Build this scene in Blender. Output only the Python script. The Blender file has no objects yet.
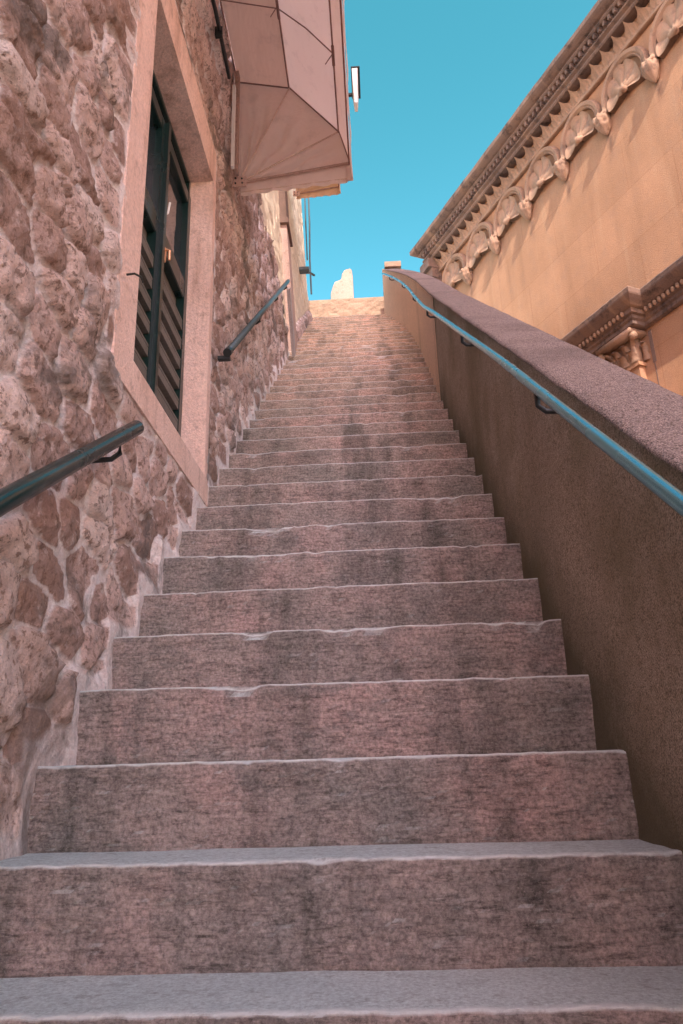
import bpy, math, random
import numpy as np
from mathutils import Matrix, Vector
random.seed(7); rng = np.random.RandomState(7)
R = math.radians
scene = bpy.context.scene
col = scene.collection

# ------------------------------------------------------------------ noise
def _h(ix, iy, iz, s=0):
    n = (ix * 374761393 + iy * 668265263 + iz * 2147483647 + s * 974711) & 0xffffffff
    n = ((n ^ (n >> 13)) * 1274126177) & 0xffffffff
    n = n ^ (n >> 16)
    return (n & 0xffffff) / float(0xffffff)
def vnoise(x, y, z=0.0, s=0):
    x, y, z = np.broadcast_arrays(np.asarray(x, float), np.asarray(y, float), np.asarray(z, float))
    ix, iy, iz = (np.floor(v).astype(np.int64) for v in (x, y, z))
    fx, fy, fz = x - ix, y - iy, z - iz
    fx, fy, fz = (v * v * (3 - 2 * v) for v in (fx, fy, fz))
    r = 0
    for a in (0, 1):
        for b in (0, 1):
            for c in (0, 1):
                w = (fx if a else 1 - fx) * (fy if b else 1 - fy) * (fz if c else 1 - fz)
                r = r + w * _h(ix + a, iy + b, iz + c, s)
    return r
def fbm(x, y, z=0.0, o=4, s=0):
    r = 0; a = 1; t = 0
    for i in range(o):
        r = r + a * (vnoise(np.asarray(x) * 2**i, np.asarray(y) * 2**i, np.asarray(z) * 2**i, s + i) - .5); t += a; a *= .5
    return r / t
def sst(a, b, x):
    t = np.clip((x - a) / (b - a), 0, 1); return t * t * (3 - 2 * t)

# ------------------------------------------------------------------ objects
def tag(o, label=None, cat=None, group=None, kind=None):
    if label: o['label'] = label
    if cat: o['category'] = cat
    if group: o['group'] = group
    if kind: o['kind'] = kind
    return o
def thing(name, loc, label, cat, group=None, kind=None):
    o = bpy.data.objects.new(name, None); o.empty_display_size = .2
    o.location = loc; col.objects.link(o); o['_l'] = tuple(loc)
    del o['_l']
    return tag(o, label, cat, group, kind)
def wloc(o):
    v = Vector((0, 0, 0))
    while o: v += o.location; o = o.parent
    return v
class MB:
    def __init__(s): s.v = []; s.f = []; s.mi = []; s.m = 0
    def add(s, vs, fs):
        b = len(s.v); s.v += [tuple(map(float, v)) for v in vs]
        s.f += [tuple(i + b for i in f) for f in fs]; s.mi += [s.m] * len(fs); return s
    def box(s, x0, x1, y0, y1, z0, z1, M=None, bev=0):
        if bev:
            vs = []
            for z in (0, 1):
                pass
            # chamfered box: three nested rectangles
            b = bev
            P = []
            for (zz, i) in ((z0, b), (z0 + b, 0), (z1 - b, 0), (z1, b)):
                P += [(x0 + i, y0 + i, zz), (x1 - i, y0 + i, zz), (x1 - i, y1 - i, zz), (x0 + i, y1 - i, zz)]
            F = [(3, 2, 1, 0), (12, 13, 14, 15)]
            for k in range(3):
                for j in range(4):
                    F.append((4*k + j, 4*k + (j+1) % 4, 4*k + 4 + (j+1) % 4, 4*k + 4 + j))
        else:
            P = [(x0, y0, z0), (x1, y0, z0), (x1, y1, z0), (x0, y1, z0), (x0, y0, z1), (x1, y0, z1), (x1, y1, z1), (x0, y1, z1)]
            F = [(3, 2, 1, 0), (4, 5, 6, 7), (0, 1, 5, 4), (1, 2, 6, 5), (2, 3, 7, 6), (3, 0, 4, 7)]
        if M is not None: P = [tuple(M @ Vector(p)) for p in P]
        return s.add(P, F)
    def tube(s, pts, r, n=10, cap=True):
        pts = [Vector(p) for p in pts]; vs = []; fs = []
        up0 = None
        for i, p in enumerate(pts):
            t = (pts[min(i+1, len(pts)-1)] - pts[max(i-1, 0)]).normalized()
            ref = Vector((0, 0, 1)) if abs(t.z) < .95 else Vector((1, 0, 0))
            a = t.cross(ref).normalized(); b = a.cross(t)
            rr = r[i] if isinstance(r, (list, tuple)) else r
            for k in range(n):
                g = 2 * math.pi * k / n
                vs.append(p + a * (rr * math.cos(g)) + b * (rr * math.sin(g)))
        for i in range(len(pts) - 1):
            for k in range(n):
                fs.append((i*n + k, i*n + (k+1) % n, (i+1)*n + (k+1) % n, (i+1)*n + k))
        if cap:
            fs.append(tuple(reversed(range(n)))); fs.append(tuple(range((len(pts)-1)*n, len(pts)*n)))
        return s.add(vs, fs)
    def grid(s, P):   # P array (a,b,3)
        a, b = P.shape[:2]; base = len(s.v)
        s.v += [tuple(q) for q in P.reshape(-1, 3).tolist()]
        I = (np.arange(a - 1)[:, None] * b + np.arange(b - 1)[None, :]).reshape(-1) + base
        F = np.stack([I, I + 1, I + b + 1, I + b], 1).tolist()
        s.f += [tuple(q) for q in F]; s.mi += [s.m] * len(F); return s
    def sweep(s, prof, path, close=True):  # prof in list of (a,b); path: function idx->(fn(a,b)->xyz)
        n = len(prof); vs = []; fs = []
        for fn in path: vs += [fn(a, b) for a, b in prof]
        for i in range(len(path) - 1):
            for k in range(n if close else n - 1):
                fs.append((i*n + k, i*n + (k+1) % n, (i+1)*n + (k+1) % n, (i+1)*n + k))
        if close:
            fs.append(tuple(reversed(range(n)))); fs.append(tuple(range((len(path)-1)*n, len(path)*n)))
        return s.add(vs, fs)
    def build(s, name, mat, parent=None, smooth=False, attrs=None, bevel=0):
        off = wloc(parent) if parent else Vector((0, 0, 0))
        V = np.array(s.v, dtype=np.float32) - np.array(off, dtype=np.float32)
        me = bpy.data.meshes.new(name)
        me.from_pydata(V.tolist(), [], s.f)
        if not isinstance(mat, (list, tuple)): mat = [mat]
        for m in mat: me.materials.append(m)
        if len(mat) > 1: me.polygons.foreach_set('material_index', s.mi)
        if smooth:
            me.polygons.foreach_set('use_smooth', [True] * len(me.polygons))
        if attrs:
            for k, v in attrs.items():
                at = me.attributes.new(k, 'FLOAT', 'POINT'); at.data.foreach_set('value', np.asarray(v, dtype=np.float32))
        me.update()
        o = bpy.data.objects.new(name, me); col.objects.link(o)
        if parent: o.parent = parent
        if bevel:
            b = o.modifiers.new('edge', 'BEVEL'); b.width = bevel; b.segments = 2; b.limit_method = 'ANGLE'
        return o

# ------------------------------------------------------------------ materials
SLOPE = .17 / .2151
class NT:
    def __init__(s, name):
        s.m = bpy.data.materials.new(name); s.m.use_nodes = True; s.t = s.m.node_tree
        s.bsdf = s.t.nodes['Principled BSDF']; s.geo = s.n('ShaderNodeNewGeometry')
        s.pos = s.geo.outputs['Position']
    def n(s, ty, **k):
        nd = s.t.nodes.new(ty)
        for a, b in k.items(): setattr(nd, a, b)
        return nd
    def set(s, sock, v):
        if isinstance(v, bpy.types.NodeSocket): s.t.links.new(v, sock)
        else: sock.default_value = v
    def mapping(s, scale, rot=(0, 0, 0), vec=None):
        m = s.n('ShaderNodeMapping'); s.set(m.inputs['Vector'], vec or s.pos)
        m.inputs['Scale'].default_value = scale; m.inputs['Rotation'].default_value = rot
        return m.outputs[0]
    def noise(s, scale, detail=4, rough=.6, vec=None, dist=0):
        m = s.n('ShaderNodeTexNoise'); s.set(m.inputs['Vector'], vec or s.pos)
        m.inputs['Scale'].default_value = scale; m.inputs['Detail'].default_value = detail
        m.inputs['Roughness'].default_value = rough; m.inputs['Distortion'].default_value = dist
        return m.outputs['Fac']
    def vor(s, scale, feature='F1', vec=None, out='Distance'):
        m = s.n('ShaderNodeTexVoronoi', feature=feature); s.set(m.inputs['Vector'], vec or s.pos)
        m.inputs['Scale'].default_value = scale
        return m.outputs[out]
    def ramp(s, fac, stops):
        r = s.n('ShaderNodeValToRGB'); e = r.color_ramp.elements
        while len(e) < len(stops): e.new(.5)
        for i, (p, c) in enumerate(stops):
            e[i].position = p; e[i].color = (c, c, c, 1) if isinstance(c, (int, float)) else (*c, 1)
        s.set(r.inputs[0], fac); return r.outputs[0]
    def mix(s, f, a, b, mode='MIX'):
        m = s.n('ShaderNodeMix', data_type='RGBA', blend_type=mode)
        s.set(m.inputs[0], f)
        for i, v in ((6, a), (7, b)):
            if isinstance(v, tuple): v = (*v, 1) if len(v) == 3 else v
            s.set(m.inputs[i], v)
        return m.outputs[2]
    def math(s, op, a, b=0.0, c=None):
        m = s.n('ShaderNodeMath', operation=op); s.set(m.inputs[0], a); s.set(m.inputs[1], b)
        if c is not None: s.set(m.inputs[2], c)
        return m.outputs[0]
    def attr(s, name):
        a = s.n('ShaderNodeAttribute'); a.attribute_name = name; return a.outputs['Fac']
    def xyz(s, vec=None):
        m = s.n('ShaderNodeSeparateXYZ'); s.set(m.inputs[0], vec or s.pos); return m.outputs
    def dot(s, v, vec=None):
        m = s.n('ShaderNodeVectorMath', operation='DOT_PRODUCT'); s.set(m.inputs[0], vec or s.pos); m.inputs[1].default_value = v
        return m.outputs['Value']
    def fin(s, color, rough=.85, bumps=(), spec=.3, metallic=0):
        s.set(s.bsdf.inputs['Base Color'], (*color, 1) if isinstance(color, tuple) else color)
        s.set(s.bsdf.inputs['Roughness'], rough); s.bsdf.inputs['Specular IOR Level'].default_value = spec
        s.bsdf.inputs['Metallic'].default_value = metallic
        nrm = None
        for h, d in bumps:
            b = s.n('ShaderNodeBump'); b.inputs['Strength'].default_value = 1; b.inputs['Distance'].default_value = d
            s.set(b.inputs['Height'], h)
            if nrm: s.set(b.inputs['Normal'], nrm)
            nrm = b.outputs[0]
        if nrm: s.set(s.bsdf.inputs['Normal'], nrm)
        return s.m

def mat_rubble():
    t = NT('rubble_masonry')
    st = t.attr('stone'); rnd = t.attr('rnd')
    n1 = t.noise(9, 6, .65); n2 = t.noise(45, 5, .7); n3 = t.noise(1.7, 4, .6); n4 = t.noise(160, 3, .7)
    f = t.math('ADD', t.math('MULTIPLY', n1, .50), t.math('MULTIPLY', rnd, .52))
    sc = t.ramp(f, [(.25, (.42, .28, .235)), (.45, (.62, .44, .385)), (.62, (.82, .62, .55)), (.85, (.92, .78, .72))])
    sc = t.mix(t.ramp(n2, [(.40, .85), (.48, 0)]), sc, (.28, .185, .15))
    sc = t.mix(t.ramp(t.noise(26, 6, .75), [(.55, 0), (.66, .8)]), sc, (.84, .70, .66))
    mo = t.mix(t.ramp(n2, [(.35, 0), (.6, 1)]), (.82, .68, .64), (.97, .89, .86))
    c = t.mix(t.ramp(st, [(.15, 0), (.5, 1)]), mo, sc)
    c = t.mix(t.ramp(t.noise(2.3, 6, .7, dist=.5), [(.53, 0), (.62, .75)]), c, (.17, .145, .13))      # dark lichen
    c = t.mix(t.ramp(n3, [(.5, 0), (.75, .45)]), c, (.36, .19, .11))      # rusty tint
    c = t.mix(.5, c, t.mix(1., c, t.ramp(n4, [(.3, .62), (.7, 1.25)]), 'MULTIPLY'))
    return t.fin(c, .92, [(t.noise(55, 6, .8), .012), (n4, .004)], .15)
def mat_steps():
    t = NT('worn_step_stone')
    nz = t.math('ABSOLUTE', t.xyz(t.geo.outputs['True Normal'])[2])
    hatch = t.noise(1, 7, .80, t.mapping((24, 60, 140)))
    n1 = t.noise(3.4, 6, .62); n2 = t.noise(1, 6, .66, t.mapping((5, 3, 3.2))); n5 = t.noise(120, 3, .7)
    c = t.ramp(n1, [(.30, (.28, .265, .245)), (.5, (.40, .33, .30)), (.70, (.50, .36, .33))])
    c = t.mix(t.ramp(n2, [(.52, 0), (.68, .62)]), c, (.16, .145, .135))
    # vertical soiling streaks that run down from step to step
    xs = t.mapping((6.5, .45, .55))
    sn = t.math('ADD', t.noise(1, 4, .6, xs, dist=.4), t.math('MULTIPLY', t.math('SUBTRACT', t.noise(16, 6, .75), .5), .30))
    c = t.mix(t.ramp(sn, [(.53, 0), (.68, .72)]), c, (.13, .125, .112))
    # dirty band where each riser is always wet, near its own worn line
    xw = t.math('ADD', t.xyz()[0], t.math('MULTIPLY', t.noise(1.3, 3), .26))
    band = t.math('ABSOLUTE', t.math('SUBTRACT', xw, .37))
    c = t.mix(t.math('MULTIPLY', t.ramp(band, [(.0, .92), (.06, 0)]), t.ramp(t.noise(5, 4), [(.42, 0), (.56, .85)])), c, (.10, .10, .09))
    g = t.noise(1, 8, .80, t.mapping((20, 40, 120), (0, R(2.5), 0)))
    c = t.mix(1., c, t.ramp(g, [(.37, .42), (.47, .95), (.62, 1.22)]), 'MULTIPLY')
    g2 = t.noise(1, 7, .8, t.mapping((6, 6, 9)))
    c = t.mix(t.ramp(g2, [(.52, 0), (.60, .55)]), c, (.20, .19, .18))
    c = t.mix(1., c, t.ramp(n5, [(.32, .55), (.62, 1.28)]), 'MULTIPLY')
    gr = t.noise(230, 4, .85)
    c = t.mix(t.ramp(gr, [(.56, 0), (.64, .6)]), c, (.50, .45, .42))
    c = t.mix(t.ramp(t.noise(170, 5, .85), [(.34, .7), (.42, 0)]), c, (.12, .105, .095))
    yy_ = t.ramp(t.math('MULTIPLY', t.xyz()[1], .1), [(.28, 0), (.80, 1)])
    c = t.mix(yy_, c, t.mix(1., c, (1.6, 1.36, 1.02), 'MULTIPLY'))  # steps painted lighter and warmer upward, for the brighter light there
    tr = t.mix(n1, (.60, .68, .68), (.78, .85, .84))  # sky light on the treads, put into a paler, bluer colour
    tr = t.mix(t.ramp(t.noise(22, 8, .82), [(.34, .6), (.47, 0)]), tr, (.30, .31, .30))
    tr = t.mix(1., tr, t.ramp(t.noise(120, 6, .85), [(.34, .62), (.6, 1.15)]), 'MULTIPLY')
    c = t.mix(t.ramp(nz, [(.35, 0), (.8, 1)]), c, tr)
    ed = t.math('MULTIPLY', t.attr('edge'), t.ramp(t.noise(28, 5, .7), [(.30, .25), (.55, 1)]))
    c = t.mix(ed, c, (.82, .86, .85))  # pale nosing line: light caught by the chipped edge, painted on
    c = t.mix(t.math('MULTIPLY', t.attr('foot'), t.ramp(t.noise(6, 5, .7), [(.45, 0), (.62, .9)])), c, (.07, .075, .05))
    return t.fin(c, .9, [(hatch, .016), (n5, .004)], .2)
def mat_pebble(name, a, b, dark, moss=0.):
    t = NT(name)
    v = t.vor(210); n1 = t.noise(4, 6, .7); n2 = t.noise(300, 2, .6); n3 = t.noise(75, 6, .8)
    c = t.mix(n1, a, b)
    c = t.mix(t.ramp(n3, [(.36, .85), (.52, 0)]), c, dark)
    c = t.mix(1., c, t.ramp(n2, [(.34, .5), (.64, 1.5)]), 'MULTIPLY')
    # vertical run-off streaks
    s = t.noise(1, 4, .6, t.mapping((1.2, 2.6, .25)))
    c = t.mix(t.ramp(s, [(.5, 0), (.7, .55)]), c, dark)
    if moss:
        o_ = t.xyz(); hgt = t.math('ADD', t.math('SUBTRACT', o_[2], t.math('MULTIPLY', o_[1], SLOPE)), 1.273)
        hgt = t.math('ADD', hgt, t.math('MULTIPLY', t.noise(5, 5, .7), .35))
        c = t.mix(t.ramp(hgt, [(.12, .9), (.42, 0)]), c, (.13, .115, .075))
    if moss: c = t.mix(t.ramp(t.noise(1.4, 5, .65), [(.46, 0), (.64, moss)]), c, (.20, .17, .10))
    return t.fin(c, .95, [(v, .005), (n3, .005)], .1)
def mat_plain(name, a, b, scale=5, bump=.004, rough=.85, spots=None, fine=90, spec=.25, streak=None):
    t = NT(name)
    n1 = t.noise(scale, 5, .62); n2 = t.noise(fine, 4, .7)
    c = t.mix(t.ramp(n1, [(.3, 0), (.7, 1)]), a, b)
    if spots: c = t.mix(t.ramp(t.noise(scale * 5, 5, .7), [(.55, 0), (.68, .7)]), c, spots)
    if streak: c = t.mix(t.ramp(t.noise(1, 5, .65, t.mapping((9, 9, 1.3)), dist=.3), [(.50, 0), (.68, .7)]), c, streak)
    c = t.mix(1., c, t.ramp(n2, [(.3, .8), (.7, 1.15)]), 'MULTIPLY')
    return t.fin(c, rough, [(n2, bump)], spec)
CA = (-0.42104, 0.90704, 0.0)
def mat_church(name, a, b, grey, greyamt, joints=True):
    t = NT(name)
    s = t.dot(CA); z = t.xyz()[2]
    n1 = t.noise(1.1, 5, .6); n2 = t.noise(60, 5, .7); n3 = t.noise(5, 6, .7)
    c = t.mix(t.ramp(n1, [(.3, 0), (.7, 1)]), a, b)
    cv = t.n('ShaderNodeCombineXYZ'); t.set(cv.inputs[0], s); t.set(cv.inputs[1], z)
    sv = t.mapping((3.2, .28, 1), vec=cv.outputs[0])
    c = t.mix(t.ramp(t.noise(1, 4, .6, sv), [(.5, 0), (.72, .5)]), c, (.24, .125, .07))
    c = t.mix(t.ramp(t.noise(1.4, 4, .6, sv), [(.56, 0), (.72, .4)]), c, (.44, .27, .165))
    c = t.mix(t.ramp(n3, [(.5, 0), (.66, greyamt)]), c, grey)
    bumps = [(n2, .006)]
    ph = t.math('ABSOLUTE', t.math('SUBTRACT', t.math('FRACT', t.math('MULTIPLY', t.math('ADD', s, -5.9 + .945 * 20), 1 / .945)), .5))
    ph = t.math('ADD', ph, t.math('MULTIPLY', t.noise(6, 3), .10))
    zl = t.math('ADD', z, t.math('MULTIPLY', t.noise(1, 3, .6, sv), .5))
    st_ = t.math('MULTIPLY', t.ramp(ph, [(.07, .8), (.13, 0)]), t.math('MULTIPLY', t.ramp(t.math('ADD', zl, -8.), [(.28, 0), (.75, 1)]), t.ramp(t.math('ADD', z, -8.2), [(.55, 1), (.62, 0)])))
    if joints: c = t.mix(st_, c, (.15, .085, .06))
    if joints:
        bk = t.n('ShaderNodeTexBrick'); t.set(bk.inputs['Vector'], cv.outputs[0])
        bk.inputs['Scale'].default_value = 1; bk.inputs['Brick Width'].default_value = 1.55; bk.inputs['Row Height'].default_value = .82
        bk.inputs['Mortar Size'].default_value = .006; bk.inputs['Mortar Smooth'].default_value = .3
        bk.inputs['Color1'].default_value = (1, 1, 1, 1); bk.inputs['Color2'].default_value = (.86, .86, .86, 1); bk.inputs['Mortar'].default_value = (.70, .62, .56, 1)
        c = t.mix(.6, c, bk.outputs['Color'], 'MULTIPLY')
    c = t.mix(1., c, t.ramp(n2, [(.3, .86), (.7, 1.12)]), 'MULTIPLY')
    return t.fin(c, .88, bumps, .2)
def mat_fabric(name, a, b, trans=.3):
    t = NT(name)
    n1 = t.noise(3.5, 4, .6); n2 = t.noise(1, 3, .6, t.mapping((9, 2.5, 14), (0.3, .5, .2))); w = t.noise(400, 2)
    c = t.mix(n1, a, b)
    c = t.mix(t.ramp(t.noise(9, 5, .7), [(.55, 0), (.72, .35)]), c, tuple(x * .6 for x in a))
    m = t.fin(c, .9, [(n2, .03), (w, .001)], .1)
    tr = t.n('ShaderNodeBsdfTranslucent'); t.set(tr.inputs[0], c)
    mx = t.n('ShaderNodeMixShader'); mx.inputs[0].default_value = trans
    out = t.t.nodes['Material Output']
    t.t.links.new(t.bsdf.outputs[0], mx.inputs[1]); t.t.links.new(tr.outputs[0], mx.inputs[2]); t.t.links.new(mx.outputs[0], out.inputs[0])
    return m
def mat_paint(name, c, rough=.35, metallic=0., wear=None, spec=.5):
    t = NT(name)
    n = t.noise(35, 5, .7); n2 = t.noise(4, 4, .6)
    cc = t.mix(n2, c, tuple(min(1, x * 1.25) for x in c))
    if wear: cc = t.mix(t.ramp(n, [(.58, 0), (.66, .8)]), cc, wear)
    return t.fin(cc, t.math('ADD', t.math('MULTIPLY', n2, .2), rough - .1), [(n, .0002)], spec, metallic)
def mat_glass():
    t = NT('window_glass')
    n = t.noise(6, 3, .5)
    m = t.fin((.02, .03, .035), .04, [(n, .0015)], 1.0)
    t.bsdf.inputs['IOR'].default_value = 2.3
    return m

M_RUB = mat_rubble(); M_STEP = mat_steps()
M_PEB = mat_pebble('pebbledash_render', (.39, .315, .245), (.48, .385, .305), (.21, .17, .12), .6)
M_COP = mat_pebble('coping_render', (.26, .20, .18), (.35, .27, .24), (.12, .09, .08))
M_WARMLIT = mat_pebble('warm_lit_render', (.70, .49, .36), (.80, .58, .43), (.52, .36, .26))  # warm sunlight on the upper parapet, painted into the render colour
M_SURR = mat_plain('dressed_surround_stone', (.80, .56, .47), (.90, .67, .58), 3, .008, .9, (.56, .38, .31), streak=(.46, .27, .19))
M_PALE = mat_plain('pale_limestone', (.66, .52, .38), (.78, .64, .48), 4, .006, .9, (.50, .36, .26), fine=40)
M_PINK = mat_plain('pinkish_stone', (.40, .27, .225), (.50, .34, .28), 4, .005, .9, (.22, .15, .12))
M_ENDW = mat_plain('end_wall_stone', (.30, .20, .14), (.38, .26, .185), 6, .012, .9, (.22, .15, .11), fine=30)
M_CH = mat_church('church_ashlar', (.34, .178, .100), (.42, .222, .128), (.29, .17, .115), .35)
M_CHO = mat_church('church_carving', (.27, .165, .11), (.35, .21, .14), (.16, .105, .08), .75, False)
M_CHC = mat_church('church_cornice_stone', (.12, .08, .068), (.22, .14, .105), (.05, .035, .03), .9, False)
M_DARK = mat_plain('dark_soiled_stone', (.14, .09, .07), (.22, .14, .11), 5, .01, .9)
M_GREEN = mat_paint('dark_green_paint', (.006, .020, .018), .3, 0, (.02, .05, .045))
M_LOUV = mat_plain('weathered_shutter_paint', (.13, .12, .10), (.19, .165, .145), 6, .001, .7)
M_TEAL = mat_paint('teal_rail_paint', (.15, .38, .46), .26, .85)
M_DTEAL = mat_paint('dark_teal_rail_paint', (.005, .026, .027), .26, 0, (.02, .05, .05))
M_GREYR = mat_paint('grey_rail_paint', (.07, .095, .10), .32, .2, (.2, .2, .19))
M_BLACK = mat_paint('black_iron', (.012, .016, .016), .4)
M_WHITE = mat_paint('white_paint', (.72, .70, .66), .5)
M_BRASS = mat_paint('brass_latch', (.65, .36, .20), .4, .6)
M_PLATE = mat_plain('mounting_plate', (.50, .34, .29), (.58, .40, .34), 30, .001, .7)
M_FAB = mat_fabric('beige_awning_fabric', (.90, .78, .73), (.94, .84, .79), .62)
M_FABD = mat_fabric('brown_awning_fabric', (.80, .64, .55), (.86, .70, .61), .5)
M_FABL = mat_fabric('cream_awning_fabric', (.80, .60, .42), (.86, .66, .48), .45)
M_SEAM = mat_plain('awning_seam', (.24, .14, .12), (.32, .19, .16), 20, .001, .9)
M_CORD = mat_plain('awning_cord', (.66, .50, .42), (.72, .55, .46), 20, .001, .8)
M_WOOD = mat_plain('grey_board', (.34, .28, .26), (.44, .37, .34), 6, .003, .9)
M_GLASS = mat_glass()
M_ROOM = mat_plain('dark_interior', (.02, .018, .016), (.03, .026, .024), 5, .001, .9)
M_GROUND = mat_plain('paving_stone', (.40, .33, .29), (.50, .42, .37), 1.5, .006, .85)
M_ROOF = mat_plain('clay_tile', (.42, .20, .12), (.52, .26, .16), 4, .02, .9)

# ------------------------------------------------------------------ stair geometry (metres; camera at the origin)
T, D0, H0, RI = .2151, 1.1997, -.3251, .17
XL, XRT = -.7224, .5021
NS = 38
SL = RI / T
def stepz(y): return H0 + (y - D0) * SL
GZ = H0 - 2 * RI

# ground
g = MB(); g.box(-900, 900, -900, 900, GZ - .5, GZ)
tag(g.build('ground', M_GROUND), 'stone paving at the foot of the stairs', 'ground', kind='structure')

# staircase
st = thing('stone_staircase', (0, D0, GZ), 'long steep flight of worn pinkish stone steps climbing between the rubble wall and the parapet', 'stairs')
def step_mesh(k):
    near = k < 5
    nx = 230 if k < 3 else (150 if k < 8 else (80 if k < 16 else 40))
    nz = 30 if k < 3 else (20 if k < 8 else (10 if k < 16 else 6))
    x = np.linspace(XL - .11, XRT + .13, nx)
    d = D0 + k * T; h = H0 + k * RI
    dy = random.uniform(-.004, .004); dz = random.uniform(-.003, .003); tl = random.uniform(-.003, .003)
    prof = []                                         # (y offset, z, edge, foot, kind)
    for i in range(nz):
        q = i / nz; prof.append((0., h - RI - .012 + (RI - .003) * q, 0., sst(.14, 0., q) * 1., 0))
    for (a, b, e) in ((0.0003, -.006, .05), (.0012, -.003, .8), (.003, -.0008, 1), (.007, -.0001, 1)): prof.append((a, h + b, e, 0, 1))
    for q in (.022, .05, .09, .14, .19, T + .02): prof.append((q, h, 0, 0, 2))
    P = np.zeros((len(prof), nx, 3)); E = np.zeros((len(prof), nx)); F = np.zeros((len(prof), nx))
    chip = fbm(x * 26, k * 3.1, 0, 5, 5)
    wear = fbm(x * 1.6, k * 1.7, 0, 3, 9)
    deep = np.clip(fbm(x * 9, k * 5.3, 2, 4, 31) - .12, 0, 1) * .085          # a few real chips
    for i, (a, z, e, f, kd) in enumerate(prof):
        rough = fbm(x * 9, z * 22, k * 2., 5, 3) * .016 + fbm(x * 40, z * 110, k, 3, 13) * .005
        if kd == 0: yy = d + dy - rough + a; zz = z + 0 * x; c = sst(h - .05, h - .005, z); yy = yy + c * deep * .8
        elif kd == 1: yy = d + dy + a - rough * .8 + deep; zz = z + chip * .0055 - deep * .55
        else: yy = d + dy + a + 0 * x; zz = z + (chip * .005 if a < .04 else 0) + fbm(x * 6, a * 20, k, 3, 8) * .004
        zz = zz + (dz + tl * x - wear * .005 if kd else 0)
        P[i, :, 0] = x; P[i, :, 1] = yy; P[i, :, 2] = zz; E[i] = e; F[i] = f
    m = MB(); m.grid(P)
    b = len(m.v); bt = h - RI - .04
    # closed block: back and underside
    n0, n1 = 0, nx - 1; l0, l1 = (len(prof) - 1) * nx, len(prof) * nx - 1
    m.v += [(x[0], d + dy + .0, bt), (x[-1], d + dy + .0, bt), (x[0], d + T + .02, bt), (x[-1], d + T + .02, bt)]
    m.f += [(b, b + 1, n1, n0), (b + 2, b + 3, b + 1, b), (l0, l1, b + 3, b + 2)]; m.mi += [0] * 3
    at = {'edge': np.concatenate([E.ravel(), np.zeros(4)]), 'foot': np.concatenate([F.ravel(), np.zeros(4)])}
    return m, at
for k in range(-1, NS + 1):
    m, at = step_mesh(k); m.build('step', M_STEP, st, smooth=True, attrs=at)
YE = D0 + (NS + 1) * T                                   # back of the top step
zt = H0 + NS * RI
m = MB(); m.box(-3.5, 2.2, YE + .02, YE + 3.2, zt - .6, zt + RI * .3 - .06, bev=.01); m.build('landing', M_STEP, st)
# stair core under the steps
m = MB()
pts = [(D0 - T, GZ - .02), (YE + 3.1, GZ - .02), (YE + 3.1, zt - .55), (YE, zt - .55), (D0 - T + .1, GZ + .0)]
m.add([(XL - .05, y, z) for y, z in pts] + [(XRT + .08, y, z) for y, z in pts], [(0, 1, 2, 3, 4), (9, 8, 7, 6, 5)] + [(i, (i+1) % 5, 5 + (i+1) % 5, 5 + i) for i in range(5)])
m.build('core', M_DARK, st)

# ------------------------------------------------------------------ rubble house on the left
OY0, OY1, OZ0, OZ1 = 2.06, 3.06, 1.22, 2.84              # window opening
FY0, FY1, FZ0, FZ1 = 1.88, 3.12, 1.10, 3.06              # stone surround
house = thing('rubble_stone_house', (-1.4, 1.5, GZ), 'rough rubble stone house on the left with a pink dressed stone window surround', 'house')
ys = np.concatenate([np.arange(-2.2, .95, .05), np.arange(.95, 3.5, .0105), np.arange(3.5, 6.62, .022)])
zs = np.concatenate([np.arange(GZ, -.5, .04), np.arange(-.5, 4.3, .0125), np.arange(4.3, 6.0, .03)])
Y, Z = np.meshgrid(ys, zs)
def rubble(Y, Z):
    wy = Y + fbm(Y * 3.2, Z * 3.2, 0, 3, 41) * .10; wz = Z + fbm(Y * 3.2, Z * 3.2, 5, 3, 42) * .09
    cw, ch = .185, .128
    gv = wz / ch; row = np.floor(gv).astype(int)
    f1 = np.full(Y.shape, 9.); f2 = np.full(Y.shape, 9.); idr = np.zeros(Y.shape)
    for dr in (-1, 0, 1):
        r = row + dr
        off = _h(r, r * 0 + 3, r * 0, 11) * 1.0
        gu = wy / cw + off; cu = np.floor(gu).astype(int)
        for dc in (-1, 0, 1):
            c = cu + dc
            jx = _h(c, r, c * 0, 21) ; jy = _h(c, r, c * 0, 22)
            sx = (c + .5 + (jx - .5) * .75 - off) * cw; sy = (r + .5 + (jy - .5) * .62) * ch
            w = .8 + .45 * _h(c, r, c * 0, 25)
            dx = np.abs(wy - sx) / cw / w; dz = np.abs(wz - sy) / ch / w
            d = (dx ** 3.4 + dz ** 3.4) ** (1 / 3.4)
            nid = _h(c, r, c * 0, 23)
            closer = d < f1
            f2 = np.where(closer, f1, np.minimum(f2, d)); idr = np.where(closer, nid, idr); f1 = np.where(closer, d, f1)
    e = f2 - f1 + fbm(Y * 22, Z * 22, 0, 3, 55) * .13
    mask = sst(.07, .17, e)
    relief = mask * (.012 + .014 * idr) + mask * sst(.15, .5, e) * .005
    # broken faces: ridged facets
    fac = np.abs(fbm(Y * 9 + idr * 9, Z * 10, idr * 5, 5, 60)) * .030 * mask
    fine = fbm(Y * 30, Z * 30, 0, 5, 70) * .018 * (.25 + .75 * mask) + fbm(Y * 3, Z * 3, 0, 2, 71) * .02
    cr = fbm(Y * 9 + idr * 3, Z * 10 + idr * 7, idr * 11, 4, 81); groove = (1 - sst(.0, .022, np.abs(cr))) * .006 * mask
    pl = fbm(Y * 5 + idr * 13, Z * 6, idr * 9, 2, 83) * .055; pl = np.round(pl / .007) * .007 * .8 + pl * .2
    return relief - fac + fine - groove + pl * mask, mask, idr
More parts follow.
